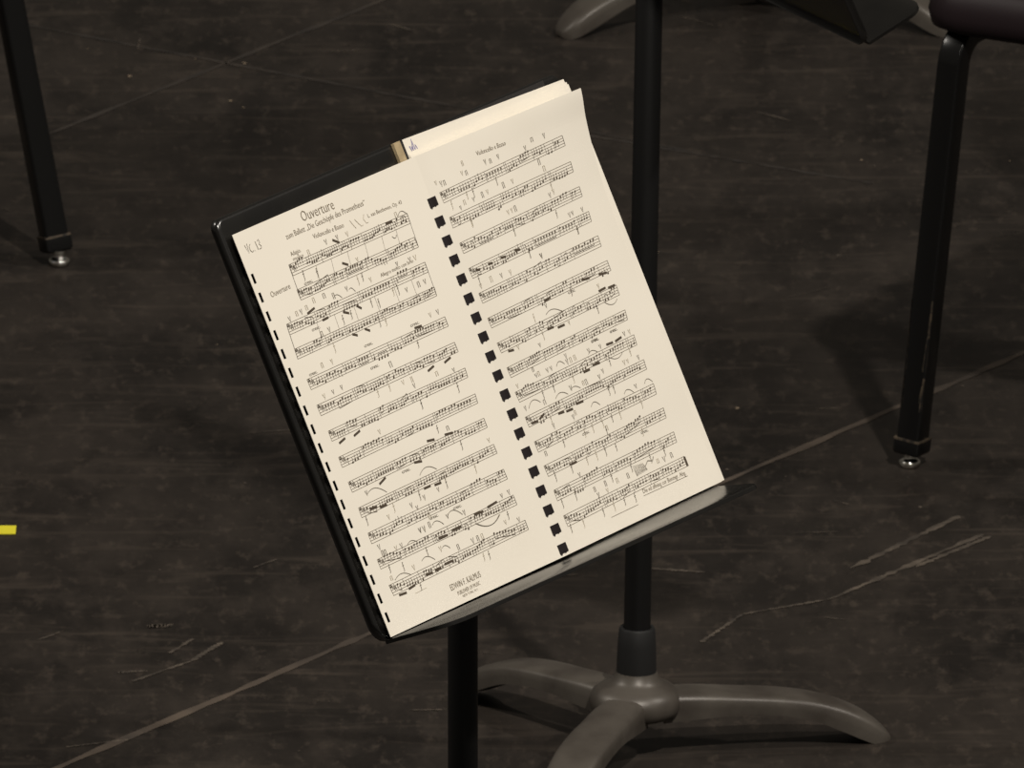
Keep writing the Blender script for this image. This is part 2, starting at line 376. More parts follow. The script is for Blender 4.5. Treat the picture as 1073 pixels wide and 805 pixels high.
# ------------------------------------------------------------------ score
DATA = json.loads(r'''{"L": [[[0.04982, 0.26984], [0.04993, 0.26154], [0.19701, 0.27002], [0.19673, 0.26252]], [[0.04772, 0.25124], [0.0482, 0.2435], [0.19493, 0.25231], [0.19558, 0.24463]], [[0.02125, 0.23194], [0.02035, 0.2242], [0.19612, 0.23297], [0.19592, 0.22559]], [[0.01927, 0.21362], [0.01873, 0.20622], [0.1958, 0.21397], [0.19515, 0.20758]], [[0.01971, 0.1904], [0.02016, 0.18261], [0.19513, 0.19156], [0.19508, 0.18443]], [[0.01933, 0.17094], [0.01969, 0.16302], [0.19501, 0.17213], [0.19522, 0.16486]], [[0.02073, 0.15095], [0.02069, 0.14335], [0.19567, 0.15227], [0.19491, 0.14534]], [[0.02076, 0.13116], [0.02063, 0.12344], [0.1959, 0.13245], [0.19508, 0.12561]], [[0.02055, 0.1123], [0.02079, 0.10456], [0.19533, 0.11402], [0.19531, 0.10695]], [[0.02071, 0.09269], [0.02026, 0.08542], [0.19503, 0.09412], [0.19527, 0.08727]], [[0.02012, 0.07364], [0.01982, 0.06568], [0.19534, 0.075], [0.19574, 0.06745]], [[0.0188, 0.05392], [0.0189, 0.04671], [0.1953, 0.05532], [0.1953, 0.04788]], [[0.02057, 0.03388], [0.02161, 0.02584], [0.19755, 0.03544], [0.1975, 0.02831]]], "R": [[[0.24211, 0.27422], [0.24261, 0.26623], [0.42102, 0.27639], [0.42148, 0.26874]], [[0.24264, 0.25513], [0.24202, 0.24724], [0.42224, 0.25654], [0.42213, 0.24892]], [[0.24307, 0.23533], [0.24331, 0.2274], [0.42365, 0.23739], [0.42328, 0.23004]], [[0.24219, 0.21618], [0.24306, 0.20847], [0.42431, 0.2182], [0.42346, 0.2107]], [[0.24304, 0.19694], [0.24351, 0.18931], [0.42454, 0.19938], [0.42388, 0.1914]], [[0.24223, 0.17806], [0.2428, 0.17056], [0.42412, 0.18025], [0.42404, 0.17256]], [[0.24218, 0.15901], [0.24308, 0.15136], [0.42343, 0.16137], [0.42277, 0.15389]], [[0.24265, 0.14006], [0.24355, 0.1324], [0.4221, 0.1424], [0.4205, 0.13513]], [[0.24129, 0.1216], [0.24251, 0.11379], [0.42063, 0.12334], [0.4193, 0.11571]], [[0.242, 0.10237], [0.24259, 0.09471], [0.4203, 0.104], [0.41913, 0.09678]], [[0.24172, 0.08359], [0.24207, 0.07561], [0.42031, 0.08532], [0.41899, 0.07749]], [[0.24234, 0.06502], [0.2431, 0.0568], [0.42073, 0.06633], [0.41982, 0.05894]], [[0.24302, 0.04615], [0.24279, 0.03817], [0.42214, 0.0474], [0.42099, 0.03974]], [[0.24306, 0.02663], [0.24366, 0.01822], [0.42259, 0.02818], [0.42188, 0.02072]]], "bars": [[0.10771, 0.27371, 0.1142, 0.26996], [0.1085, 0.25589, 0.11443, 0.25297], [0.17066, 0.26909, 0.17821, 0.26908], [0.04913, 0.23284, 0.0595, 0.23461], [0.06291, 0.22426, 0.07044, 0.22459], [0.10585, 0.22407, 0.11047, 0.22081], [0.0888, 0.22384, 0.09502, 0.22125], [0.10516, 0.20662, 0.11017, 0.20393], [0.08942, 0.20673, 0.09476, 0.2045], [0.15868, 0.19278, 0.16722, 0.19236], [0.15516, 0.16089, 0.16359, 0.16267], [0.1762, 0.16167, 0.18475, 0.1634], [0.02773, 0.13989, 0.03662, 0.14162], [0.04742, 0.14041, 0.05624, 0.14214], [0.12492, 0.11565, 0.13381, 0.11473], [0.14677, 0.1146, 0.15586, 0.11375], [0.10197, 0.10558, 0.11109, 0.1042], [0.0545, 0.10175, 0.06412, 0.10433], [0.03311, 0.08848, 0.04205, 0.08787], [0.04502, 0.0864, 0.05385, 0.08636], [0.10148, 0.08578, 0.10995, 0.0858], [0.11463, 0.08493, 0.12291, 0.08472], [0.14508, 0.05424, 0.15642, 0.05357], [0.16246, 0.05489, 0.17497, 0.05579], [0.09625, 0.0495, 0.10775, 0.04882], [0.11412, 0.05048, 0.12629, 0.05055], [0.02777, 0.0245, 0.0373, 0.02398], [0.04125, 0.02562, 0.04998, 0.02639], [0.06623, 0.02932, 0.07515, 0.02908], [0.07847, 0.02954, 0.0865, 0.0294], [0.0925, 0.03075, 0.10243, 0.03076], [0.2507, 0.21292, 0.25658, 0.21228], [0.27032, 0.21328, 0.2768, 0.21277], [0.28978, 0.21365, 0.29746, 0.213], [0.31184, 0.21409, 0.31944, 0.21344], [0.32468, 0.17249, 0.33442, 0.17295], [0.38245, 0.17496, 0.39363, 0.17408], [0.40677, 0.17342, 0.41778, 0.17243], [0.25288, 0.15043, 0.26104, 0.14964], [0.31459, 0.15291, 0.32381, 0.15266], [0.32892, 0.15091, 0.33904, 0.15086], [0.39856, 0.16242, 0.40883, 0.16285], [0.41198, 0.16182, 0.42185, 0.16178], [0.38151, 0.12504, 0.39094, 0.12468], [0.39425, 0.12457, 0.40418, 0.12561], [0.35412, 0.11567, 0.36445, 0.11538], [0.33926, 0.11389, 0.3486, 0.11397], [0.25996, 0.09676, 0.26835, 0.09887], [0.2474, 0.09631, 0.25678, 0.09615], [0.28662, 0.09453, 0.29517, 0.09413], [0.29798, 0.0936, 0.30767, 0.09333], [0.31411, 0.09548, 0.3246, 0.09529], [0.27779, 0.0577, 0.28671, 0.0578]], "marks": [["n", 0.07677, 0.27206], ["v", 0.09975, 0.27418], ["v", 0.11374, 0.27375], ["v", 0.12583, 0.27325], ["n", 0.1849, 0.27228], ["f", 0.06177, 0.25864], ["f", 0.07747, 0.25659], ["v", 0.16623, 0.23975], ["v", 0.18141, 0.23902], ["v", 0.18768, 0.23867], ["f", 0.15705, 0.22256], ["n", 0.1807, 0.22021], ["v", 0.18828, 0.22017], ["v", 0.12614, 0.25392], ["v", 0.04303, 0.23577], ["n", 0.0507, 0.2369], ["n", 0.03733, 0.23588], ["v", 0.02709, 0.23446], ["n", 0.06175, 0.23971], ["n", 0.07494, 0.23966], ["n", 0.08539, 0.23692], ["v", 0.10244, 0.23785], ["f", 0.11858, 0.24034], ["f", 0.12444, 0.24082], ["v", 0.13186, 0.2368], ["f", 0.1232, 0.22149], ["f", 0.13137, 0.2193], ["v", 0.16586, 0.22017], ["f", 0.15125, 0.22277], ["n", 0.05614, 0.21572], ["v", 0.06611, 0.21624], ["f", 0.08583, 0.21851], ["f", 0.09677, 0.21968], ["n", 0.04284, 0.19525], ["v", 0.0552, 0.19474], ["n", 0.11798, 0.17609], ["v", 0.12391, 0.16093], ["n", 0.13459, 0.16009], ["v", 0.13447, 0.15537], ["f", 0.10726, 0.16133], ["f", 0.09245, 0.16122], ["f", 0.15596, 0.18144], ["f", 0.18055, 0.14146], ["v", 0.18958, 0.19671], ["v", 0.18053, 0.19688], ["v", 0.18293, 0.15411], ["f", 0.13469, 0.14107], ["n", 0.16359, 0.15669], ["v", 0.04341, 0.17483], ["v", 0.05479, 0.17523], ["v", 0.03158, 0.17453], ["f", 0.06429, 0.20318], ["f", 0.12403, 0.20633], ["f", 0.13106, 0.20513], ["v", 0.07724, 0.13563], ["f", 0.1347, 0.14123], ["f", 0.1415, 0.12038], ["n", 0.15275, 0.11799], ["v", 0.1915, 0.09825], ["f", 0.16061, 0.10295], ["v", 0.03618, 0.09983], ["f", 0.02463, 0.08194], ["f", 0.06057, 0.08254], ["f", 0.12832, 0.08257], ["f", 0.09395, 0.08239], ["v", 0.09806, 0.07992], ["v", 0.11661, 0.08101], ["v", 0.0859, 0.07547], ["v", 0.08057, 0.07853], ["v", 0.05038, 0.07781], ["v", 0.11534, 0.061], ["v", 0.13522, 0.05829], ["v", 0.18255, 0.05818], ["v", 0.19162, 0.05839], ["f", 0.18154, 0.04351], ["v", 0.07901, 0.05999], ["v", 0.08428, 0.05992], ["f", 0.1659, 0.08384], ["v", 0.02648, 0.06134], ["v", 0.04494, 0.05575], ["v", 0.05205, 0.05588], ["n", 0.02771, 0.05628], ["n", 0.03124, 0.05629], ["f", 0.029, 0.04445], ["n", 0.02667, 0.03764], ["v", 0.05615, 0.03786], ["v", 0.09373, 0.04194], ["f", 0.04507, 0.04151], ["f", 0.07789, 0.04419], ["f", 0.05589, 0.02372], ["v", 0.07929, 0.06008], ["v", 0.08457, 0.05933], ["n", 0.09196, 0.06072], ["n", 0.11399, 0.03779], ["v", 0.13255, 0.03747], ["n", 0.13909, 0.03771], ["n", 0.14467, 0.03754], ["v", 0.17561, 0.03988], ["v", 0.19105, 0.03764], ["f", 0.13797, 0.02376], ["f", 0.14453, 0.02332], ["n", 0.09579, 0.06579], ["v", 0.24184, 0.28175], ["v", 0.24854, 0.27961], ["n", 0.2535, 0.27921], ["n", 0.28642, 0.28685], ["v", 0.28124, 0.28054], ["n", 0.28717, 0.27947], ["v", 0.31602, 0.28106], ["n", 0.32322, 0.28021], ["v", 0.33469, 0.28081], ["v", 0.37161, 0.27861], ["n", 0.38285, 0.28224], ["v", 0.39894, 0.28146], ["n", 0.38323, 0.26538], ["f", 0.2773, 0.2644], ["f", 0.28673, 0.26433], ["v", 0.28342, 0.2599], ["n", 0.27026, 0.26052], ["v", 0.26242, 0.25818], ["f", 0.25243, 0.26243], ["n", 0.29724, 0.26033], ["v", 0.30512, 0.26085], ["n", 0.3287, 0.2605], ["v", 0.34184, 0.26059], ["n", 0.38701, 0.25951], ["f", 0.26937, 0.24574], ["f", 0.38887, 0.24596], ["v", 0.38907, 0.24145], ["v", 0.38307, 0.24014], ["v", 0.32212, 0.24131], ["v", 0.32754, 0.24143], ["n", 0.33294, 0.24155], ["f", 0.32083, 0.22686], ["f", 0.3831, 0.22582], ["v", 0.39877, 0.22145], ["v", 0.40338, 0.22173], ["v", 0.41722, 0.22119], ["f", 0.40181, 0.2091], ["f", 0.32965, 0.20815], ["v", 0.34359, 0.20285], ["f", 0.32197, 0.26517], ["v", 0.24968, 0.20089], ["n", 0.26668, 0.20251], ["v", 0.28202, 0.20176], ["v", 0.29523, 0.2012], ["v", 0.34325, 0.203], ["f", 0.32958, 0.20795], ["f", 0.25047, 0.20548], ["f", 0.4022, 0.2088], ["f", 0.32086, 0.22679], ["f", 0.27025, 0.24534], ["v", 0.32447, 0.16869], ["f", 0.36372, 0.17045], ["f", 0.30338, 0.16402], ["f", 0.30641, 0.15031], ["v", 0.34558, 0.15068], ["v", 0.40056, 0.1658], ["f", 0.38853, 0.15076], ["v", 0.26792, 0.14969], ["v", 0.29693, 0.14499], ["n", 0.2758, 0.13099], ["v", 0.27702, 0.1262], ["n", 0.28135, 0.12655], ["v", 0.29412, 0.12628], ["v", 0.30003, 0.12626], ["v", 0.32469, 0.12974], ["v", 0.32375, 0.1257], ["n", 0.32916, 0.12579], ["n", 0.3355, 0.12606], ["v", 0.35632, 0.12657], ["v", 0.37286, 0.12576], ["v", 0.40907, 0.1269], ["v", 0.41653, 0.12646], ["f", 0.40746, 0.11276], ["f", 0.37728, 0.11254], ["f", 0.32352, 0.11313], ["f", 0.29372, 0.11269], ["f", 0.27691, 0.11188], ["v", 0.24742, 0.12492], ["v", 0.2468, 0.10804], ["n", 0.27477, 0.10623], ["v", 0.31527, 0.10755], ["n", 0.33342, 0.1069], ["n", 0.33776, 0.10668], ["v", 0.35671, 0.10623], ["v", 0.36399, 0.10887], ["v", 0.39474, 0.10799], ["v", 0.39975, 0.10773], ["v", 0.41464, 0.10683], ["f", 0.27486, 0.09323], ["v", 0.27476, 0.08779], ["f", 0.36205, 0.09417], ["f", 0.36912, 0.09382], ["n", 0.30858, 0.08995], ["v", 0.30412, 0.0876], ["v", 0.39726, 0.08896], ["f", 0.39627, 0.0754], ["f", 0.36422, 0.07505], ["f", 0.35251, 0.07517], ["f", 0.33854, 0.07515], ["f", 0.32363, 0.07466], ["f", 0.31109, 0.07386], ["f", 0.27942, 0.07369], ["n", 0.34108, 0.07041], ["f", 0.33952, 0.06832], ["f", 0.38397, 0.05683], ["n", 0.25096, 0.07239], ["f", 0.2522, 0.05439], ["f", 0.27712, 0.05485], ["f", 0.30051, 0.05506], ["f", 0.31488, 0.05548], ["f", 0.32826, 0.05584], ["f", 0.34348, 0.05483], ["n", 0.34419, 0.0327], ["f", 0.35251, 0.03716], ["f", 0.38076, 0.03725], ["f", 0.40125, 0.03714], ["n", 0.38838, 0.03305], ["v", 0.39701, 0.0324], ["n", 0.40779, 0.03273], ["v", 0.28368, 0.04831], ["v", 0.31131, 0.02949], ["v", 0.29785, 0.02903], ["n", 0.29581, 0.03405], ["n", 0.31224, 0.03455], ["n", 0.32838, 0.03283], ["f", 0.24805, 0.03515], ["f", 0.26887, 0.03611], ["f", 0.24689, 0.01593], ["f", 0.26542, 0.01591], ["f", 0.29584, 0.0167], ["f", 0.31218, 0.01719], ["f", 0.32748, 0.01716], ["f", 0.34247, 0.01644], ["f", 0.32328, 0.03682]], "slurs": [[0.03678, 0.099, 0.05928, 0.09438, 0.004], [0.10271, 0.09561, 0.12373, 0.09468, 0.004], [0.11534, 0.061, 0.13254, 0.05767, 0.004], [0.1423, 0.04821, 0.17292, 0.04658, -0.005], [0.095, 0.05974, 0.10804, 0.05688, 0.003], [0.02987, 0.03543, 0.05007, 0.03408, 0.003], [0.0679, 0.03971, 0.08325, 0.03665, 0.003], [0.09607, 0.04199, 0.10485, 0.0396, 0.002], [0.05934, 0.0546, 0.07133, 0.05341, 0.002], [0.14354, 0.04803, 0.17223, 0.04693, -0.005], [0.1868, 0.27081, 0.19669, 0.26947, 0.003], [0.10494, 0.23651, 0.11088, 0.23358, 0.002], [0.17215, 0.25919, 0.1775, 0.25909, -0.002], [0.08559, 0.23619, 0.09388, 0.23333, 0.002], [0.32004, 0.16288, 0.34227, 0.1604, 0.003], [0.40048, 0.15341, 0.41773, 0.152, -0.003], [0.25143, 0.10695, 0.26949, 0.10748, 0.004], [0.29069, 0.10519, 0.30879, 0.1043, 0.003], [0.31439, 0.10639, 0.32767, 0.10458, 0.002], [0.30775, 0.1258, 0.31929, 0.12512, 0.003], [0.35455, 0.12425, 0.36686, 0.12307, 0.002], [0.37772, 0.11657, 0.39758, 0.11518, -0.003], [0.37905, 0.08724, 0.39199, 0.08543, 0.003], [0.40948, 0.08801, 0.42013, 0.08674, 0.003], [0.33187, 0.08913, 0.34391, 0.08758, 0.003]], "T": [["Ouverture", 0.08377, 0.29379, 0.12351, 0.29325, 0.0052, "ink"], ["zum Ballett „Die Geschöpfe des Prometheus“", 0.05874, 0.28673, 0.15761, 0.28727, 0.0034, "ink"], ["Violoncello e Basso", 0.08837, 0.27946, 0.12575, 0.2787, 0.0029, "ink"], ["L. van Beethoven, Op. 43", 0.15514, 0.27803, 0.1957, 0.27775, 0.0023, "ink"], ["Adagio.", 0.05641, 0.27463, 0.06902, 0.27475, 0.0026, "ink"], ["molto", 0.05695, 0.27097, 0.06987, 0.27088, 0.0022, "ink"], ["Ouverture", 0.01663, 0.25333, 0.04193, 0.25402, 0.0034, "ink"], ["Allegro molto con brio", 0.14429, 0.2355, 0.18443, 0.23616, 0.0022, "ink"], ["Violoncello e Basso", 0.30873, 0.28748, 0.34933, 0.28629, 0.0028, "ink"], ["Die ed affning cur Benmgr. Abg.", 0.35476, 0.01639, 0.41577, 0.01567, 0.0026, "ink"], ["EDWIN F. KALMUS", 0.08791, 0.0116, 0.12666, 0.01176, 0.0036, "ink"], ["PUBLISHER OF MUSIC", 0.09357, 0.00656, 0.12252, 0.00695, 0.0023, "ink"], ["NEW YORK, N.Y.", 0.09808, 0.00394, 0.11781, 0.004, 0.0014, "ink"]], "dyn": [[0.02831, 0.19267], [0.15927, 0.19547], [0.05085, 0.22088], [0.09859, 0.17923], [0.10128, 0.19546], [0.08848, 0.10283], [0.09941, 0.06465], [0.12879, 0.06412], [0.36327, 0.17056], [0.36812, 0.13152], [0.3963, 0.1323], [0.36834, 0.13195], [0.39625, 0.13238], [0.31094, 0.07363], [0.38518, 0.05664], [0.0626, 0.25302]], "lines": [[0.3535, 0.01473, 0.41695, 0.01429], [0.30295, 0.01072, 0.34276, 0.01075], [0.04683, 0.02074, 0.06159, 0.0211]], "scr": [[0.35481, 0.03264, 0.36991, 0.03434]], "fin": [[0.42235, 0.02779], [0.4219, 0.02069]], "vc": [0.00883, 0.29082, 0.02989, 0.29058], "slot0": [0.00546, 0.27069], "slot1": [0.00524, 0.01375], "ring0": [0.22881, 0.27018], "ring1": [0.22713, 0.0058]}''')
PW, PH = 0.22719, .305
EDGE = [(0, 0), (.14, -.0018), (.27, -.0014), (.38, -.002), (.485, -.0025), (.58, -.0025), (.68, -.0022), (.77, -.0010), (.857, .0022), (.93, .0062), (1, .0115)]
def zr(q):
    f = min(max(q / PH, 0), 1)
    k = 0
    while k < len(EDGE) - 2 and f > EDGE[k + 1][0]: k += 1
    g = lambda i: EDGE[min(max(i, 0), len(EDGE) - 1)][1]
    t = (f - EDGE[k][0]) / (EDGE[k + 1][0] - EDGE[k][0])
    a, b, c, d = g(k - 1), g(k), g(k + 1), g(k + 2)
    return .5 * (2 * b + (c - a) * t + (2 * a - 5 * b + 4 * c - d) * t * t + (-a + 3 * b - 3 * c + d) * t ** 3)
def zs(q): return .007 + .005 * q / PH
def surf(p, q):
    if p <= PW:
        s = max(p / PW, 0); return zs(q) * s * s
    s = min((p - PW) / PW, 1)
    return zs(q) * (1 - s) ** 2 + zr(q) * s * s

score = thing('music_score', 'open cream score with printed staves, pencil bowings and black comb binding, on the front stand', 'sheet music')
score.matrix_basis = M_FRONT

class Page(MB):
    def sheet(s, ps, qs, zf, skip=lambda p, q: False, th=.00035, edge_shift=None):
        """paper sheet as a grid with its own thickness"""
        n, m = len(ps), len(qs)
        es = edge_shift or (lambda p, q: (0, 0))
        def grid(dz):
            return [Vector((p + es(p, q)[0], q + es(p, q)[1], zf(p, q) + dz)) for q in qs for p in ps]
        vs = grid(0) + grid(-th)
        N = n * m
        solid = lambda i, j: 0 <= i < n - 1 and 0 <= j < m - 1 and not skip((ps[i] + ps[i + 1]) / 2, (qs[j] + qs[j + 1]) / 2)
        fs = []
        for j in range(m - 1):
            for i in range(n - 1):
                if not solid(i, j): continue
                a, b, c, d = j * n + i, j * n + i + 1, (j + 1) * n + i + 1, (j + 1) * n + i
                fs.append([a, b, c, d]); fs.append([N + d, N + c, N + b, N + a])
                if not solid(i, j - 1): fs.append([a, N + a, N + b, b])
                if not solid(i, j + 1): fs.append([c, N + c, N + d, d])
                if not solid(i - 1, j): fs.append([d, N + d, N + a, a])
                if not solid(i + 1, j): fs.append([b, N + b, N + c, c])
        s.add(vs, fs, 0)
    # --- ink
    lift = .00022
    def pt(s, p, q, k=1.0):
        q0 = q / (1 - .0022 * max(0, (p - PW) / PW) / PH)
        return Vector((p, q, surf(p, q0) + s.lift * k))
    def poly(s, pts, mat, k=1.0): s.add([s.pt(p, q, k) for p, q in pts], [list(range(len(pts)))], mat)
    def stroke(s, pts, w, mat, k=1.0, aspect=1.0):
        n = len(pts); A, B = [], []
        for i in range(n):
            a, b = pts[max(i - 1, 0)], pts[min(i + 1, n - 1)]
            dx, dy = b[0] - a[0], b[1] - a[1]; l = math.hypot(dx, dy) or 1e-9
            nx, ny = -dy / l * w / 2, dx / l * w / 2
            A.append(s.pt(pts[i][0] + nx, pts[i][1] + ny, k)); B.append(s.pt(pts[i][0] - nx, pts[i][1] - ny, k))
        s.add(A + B, [[i + n, i + 1 + n, i + 1, i] for i in range(n - 1)], mat)
    def line(s, a, b, w, mat, n=1, k=1.0):
        s.stroke([(a[0] + (b[0] - a[0]) * i / n, a[1] + (b[1] - a[1]) * i / n) for i in range(n + 1)], w, mat, k)
    def head(s, p, q, sx, sy, mat, k=1.2):
        s.poly([(p + sx * cos(i * pi / 4) + .25 * sy * sin(i * pi / 4), q + sy * sin(i * pi / 4)) for i in range(8)], mat, k)

def staff(pg, st, rnd, density=1.0, mode=0):
    tl, bl, tr, br = st
    def at(s, h):        # s along 0..1, h staff spaces above the bottom line
        f = h / 4
        x0, y0 = bl[0] + (tl[0] - bl[0]) * f, bl[1] + (tl[1] - bl[1]) * f
        x1, y1 = br[0] + (tr[0] - br[0]) * f, br[1] + (tr[1] - br[1]) * f
        return (x0 + (x1 - x0) * s, y0 + (y1 - y0) * s)
    sp = math.hypot(tl[0] - bl[0], tl[1] - bl[1]) / 4
    for k in range(5):
        pg.line(at(0, k), at(1, k), .00030, 2, 24)
    Ln = tr[0] - tl[0]
    # clef, end barline
    pg.line(at(0, 0), at(0, 4), .0003, 2); pg.line(at(1, 0), at(1, 4), .0004, 1)
    c = [(.010 + .006 * cos(a), 2.9 + .9 * sin(a)) for a in [pi * .9 - i * .45 for i in range(9)]]
    pg.stroke([at(max(x, .002), h) for x, h in c], .0006, 1); pg.head(*at(.008, 3), .0007, .0007, 1)
    for h in (2.4, 3.4): pg.head(*at(.020, h), .0003, .0003, 1)
    for i in range(3): pg.line(at(.026 + i * .006, 1.2 + (i % 2) * .9), at(.026 + i * .006, 3 + (i % 2) * .7), .0005, 1)
    s = .055; h = rnd.uniform(1, 3)
    bar = rnd.uniform(.12, .2)
    while s < .975:
        if s > bar:
            pg.line(at(s, 0), at(s, 4), .00026, 1); bar += rnd.uniform(.09, .17); s += .014; continue
        kind = rnd.random()
        n = rnd.choice((2, 4, 4, 4, 6, 8)) if kind < .78 else rnd.choice((1, 1, 2))
        step = rnd.uniform(.0190, .0240) / density if n > 1 else .026
        if kind > .93:       # rest
            pg.stroke([at(s, 3), at(s + .005, 2.3), at(s + .001, 1.8), at(s + .006, 1.0)], .0006, 1); s += .022; continue
        h = max(-.6, min(4.8, 2 + rnd.gauss(0, 1.1)))
        drift = rnd.choice((-.3, 0, 0, 0, .3))
        hs = []
        for i in range(n):
            h += drift + rnd.choice((-.5, 0, 0, 0, .5))
            h += (2.2 - h) * .08
            hs.append(round(h * 2) / 2)
        up = sum(hs) / n < 2
        ends = []
        for i, hh in enumerate(hs):
            ss = s + i * step
            if ss > .985: break
            p, q = at(ss, hh)
            pg.head(p, q, .00100, .00080, 1)
            ln = 2.0 if up else -2.0
            sx = .0007 if up else -.0007
            e = at(ss, hh + ln)
            pg.line((p + sx, q), (e[0] + sx, e[1]), .00034, 1)
            ends.append((e[0] + sx, e[1]))
            for lg in ([k for k in (5,) if hh >= k - .1] + [k for k in (-1,) if hh <= -.9]):
                a = at(ss, lg); pg.line((a[0] - .0016, a[1]), (a[0] + .0016, a[1]), .0003, 1)
        if n > 1 and len(ends) > 1 and rnd.random() < .38:
            pg.line(ends[0], ends[-1], .00045, 1, 4)
        s += n * step + (.006 if n > 1 else 0)

def mark(pg, k, p, q, rnd):
    mt = 3 if rnd.random() < .72 else 4
    w = .00052
    h = .0038 * rnd.uniform(.85, 1.2); wd = (.0021 if k == 'n' else .0025) * rnd.uniform(.85, 1.2)
    if k == 'v':
        pg.stroke([(p - wd / 2, q + h / 2), (p, q - h / 2), (p + wd / 2, q + h / 2)], w, mt, 1.5)
    elif k == 'n':
        pg.stroke([(p - wd / 2, q - h / 2), (p - wd / 2, q + h / 2), (p + wd / 2, q + h / 2), (p + wd / 2, q - h / 2)], w, mt, 1.5)
    else:
        pg.stroke([(p + wd * .45, q + h * .75), (p + wd * .1, q + h * .85), (p, q + h * .3), (p - wd * .15, q - h * .7), (p - wd * .5, q - h * .85)], w * .95, mt, 1.5)
        pg.stroke([(p - wd * .4, q + h * .22), (p + wd * .4, q + h * .26)], w * .8, mt, 1.5)

def text(pg, body, p0, q0, p1, q1, height, mat=1, weight=0.0):
    cu = bpy.data.curves.new('lettering', 'FONT'); cu.body = body; cu.size = 1; cu.resolution_u = 2; cu.offset = weight
    ob = bpy.data.objects.new('lettering', cu); COL.objects.link(ob)
    dg = bpy.context.evaluated_depsgraph_get()
    me = ob.evaluated_get(dg).to_mesh()
    xs = [v.co.x for v in me.vertices]
    x0, x1 = min(xs), max(xs)
    L = math.hypot(p1 - p0, q1 - q0); dx, dy = (p1 - p0) / L, (q1 - q0) / L
    vs = []
    for v in me.vertices:
        a = (v.co.x - x0) / (x1 - x0) * L; b = v.co.y / .70 * height * (1.5 if height > .005 else 1.28)
        vs.append(pg.pt(p0 + dx * a - dy * b, q0 + dy * a + dx * b, 1.3))
    fs = [list(f.vertices) for f in me.polygons]
    pg.add(vs, fs, mat)
    ob.evaluated_get(dg).to_mesh_clear()
    bpy.data.objects.remove(ob); bpy.data.curves.remove(cu)

def lin(a, b, n): return [a + (b - a) * i / n for i in range(n + 1)]
# left page with its row of punched slots
slot_q = [DATA['slot0'][1] + (DATA['slot1'][1] - DATA['slot0'][1]) * k / 18 for k in range(19)]
SLP, SLW, SLH = .0050, .0032, .0074
qs = [0.0]
for qv in reversed(slot_q): qs += [qv - SLH / 2, qv + SLH / 2]
qs += [PH - .015, PH]
qs = sorted(qs)
ps = [0, SLP - SLW / 2, SLP + SLW / 2] + lin(.012, PW, 40)
left = Page()
left.sheet(ps, qs, surf, lambda p, q: abs(p - SLP) < SLW / 2 - 1e-5 and any(abs(q - k) < SLH / 2 - 1e-5 for k in slot_q))
right = Page()
right.sheet(lin(PW, 2 * PW, 56), lin(0, PH, 120), surf, edge_shift=lambda p, q: (0, -.0022 * max(0, (p - PW) / PW) * (q / PH)))
rnd = random.Random(21)
pages = (left, right)
def pick(p): return left if p < PW else right
for i, s_ in enumerate(DATA['L']): staff(left, s_, rnd, 1.12)
for i, s_ in enumerate(DATA['R']): staff(right, s_, rnd, 1.0)
# system barlines joining the two upper pairs of staves on the left page
for a, b in ((0, 1), (2, 3)):
    A, B = DATA['L'][a], DATA['L'][b]
    left.line(A[0], B[1], .0004, 1, 4); left.line(A[2], B[3], .0003, 1, 4)
    for f in (.2, .33, .47, .62, .76, .88):
        top = [A[1][k] + (A[3][k] - A[1][k]) * f for k in (0, 1)]; bot = [B[0][k] + (B[2][k] - B[0][k]) * f for k in (0, 1)]
        left.line(top, bot, .0002, 2, 3)
f0, f1 = DATA['fin']
right.line(f0, f1, .0024, 1, k=1.4)
for p0, q0, p1, q1 in DATA['bars']: pick(p0).line((p0, q0), (p1, q1), .0017, 1, 4, 1.4)
for k, p, q in DATA['marks']: mark(pick(p), k, p, q, rnd)
for p0, q0, p1, q1, hh in DATA['slurs']:
    pick(p0).stroke([(p0 + (p1 - p0) * i / 10, q0 + (q1 - q0) * i / 10 + hh * 4 * (i / 10) * (1 - i / 10)) for i in range(11)], .00042, 3, 1.5)
for body, p0, q0, p1, q1, h, k in DATA['T']: text(pick(p0), body, p0, q0, p1, q1, h, 5, -.010)
for p, q in DATA['dyn']:
    text(pick(p), 'cresc.', p - .004, q - .001, p + .0065, q - .001, .0020, 3)
for p0, q0, p1, q1 in DATA['lines']: right.line((p0, q0), (p1, q1), .0003, 2, 6) if p0 > PW else left.line((p0, q0), (p1, q1), .0003, 4, 4)
p0, q0, p1, q1 = DATA['scr'][0]
right.stroke([(p0 + (p1 - p0) * i / 22 + .001 * (-1) ** i, (q0 + q1) / 2 + (.0045 if i % 2 else -.004) * (1 - .3 * i / 22)) for i in range(23)], .0006, 3, 1.5)
right.stroke([(p1, (q0 + q1) / 2), (p1 + .006, (q0 + q1) / 2 + .003), (p1 + .012, (q0 + q1) / 2 + .0015), (p1 + .015, (q0 + q1) / 2 + .004)], .0006, 3, 1.5)
# pencilled heading at the top left corner: VC. 13
vp, vq = DATA['vc'][0], DATA['vc'][1]
for st_ in ([(0, .005), (.0025, -.003), (.004, .0055)], [(.0085, .004), (.006, .0025), (.0055, -.001), (.008, -.003), (.0105, -.002)], [(.012, -.003), (.0125, -.0026)],
            [(.0165, .0045), (.0172, -.003)], [(.0195, .004), (.022, .005), (.0225, .002), (.0205, .0012), (.023, -.001), (.0215, -.003), (.019, -.0028)]):
    left.stroke([(vp + a * .82, vq + b * .85) for a, b in st_], .00045, 3, 1.5)
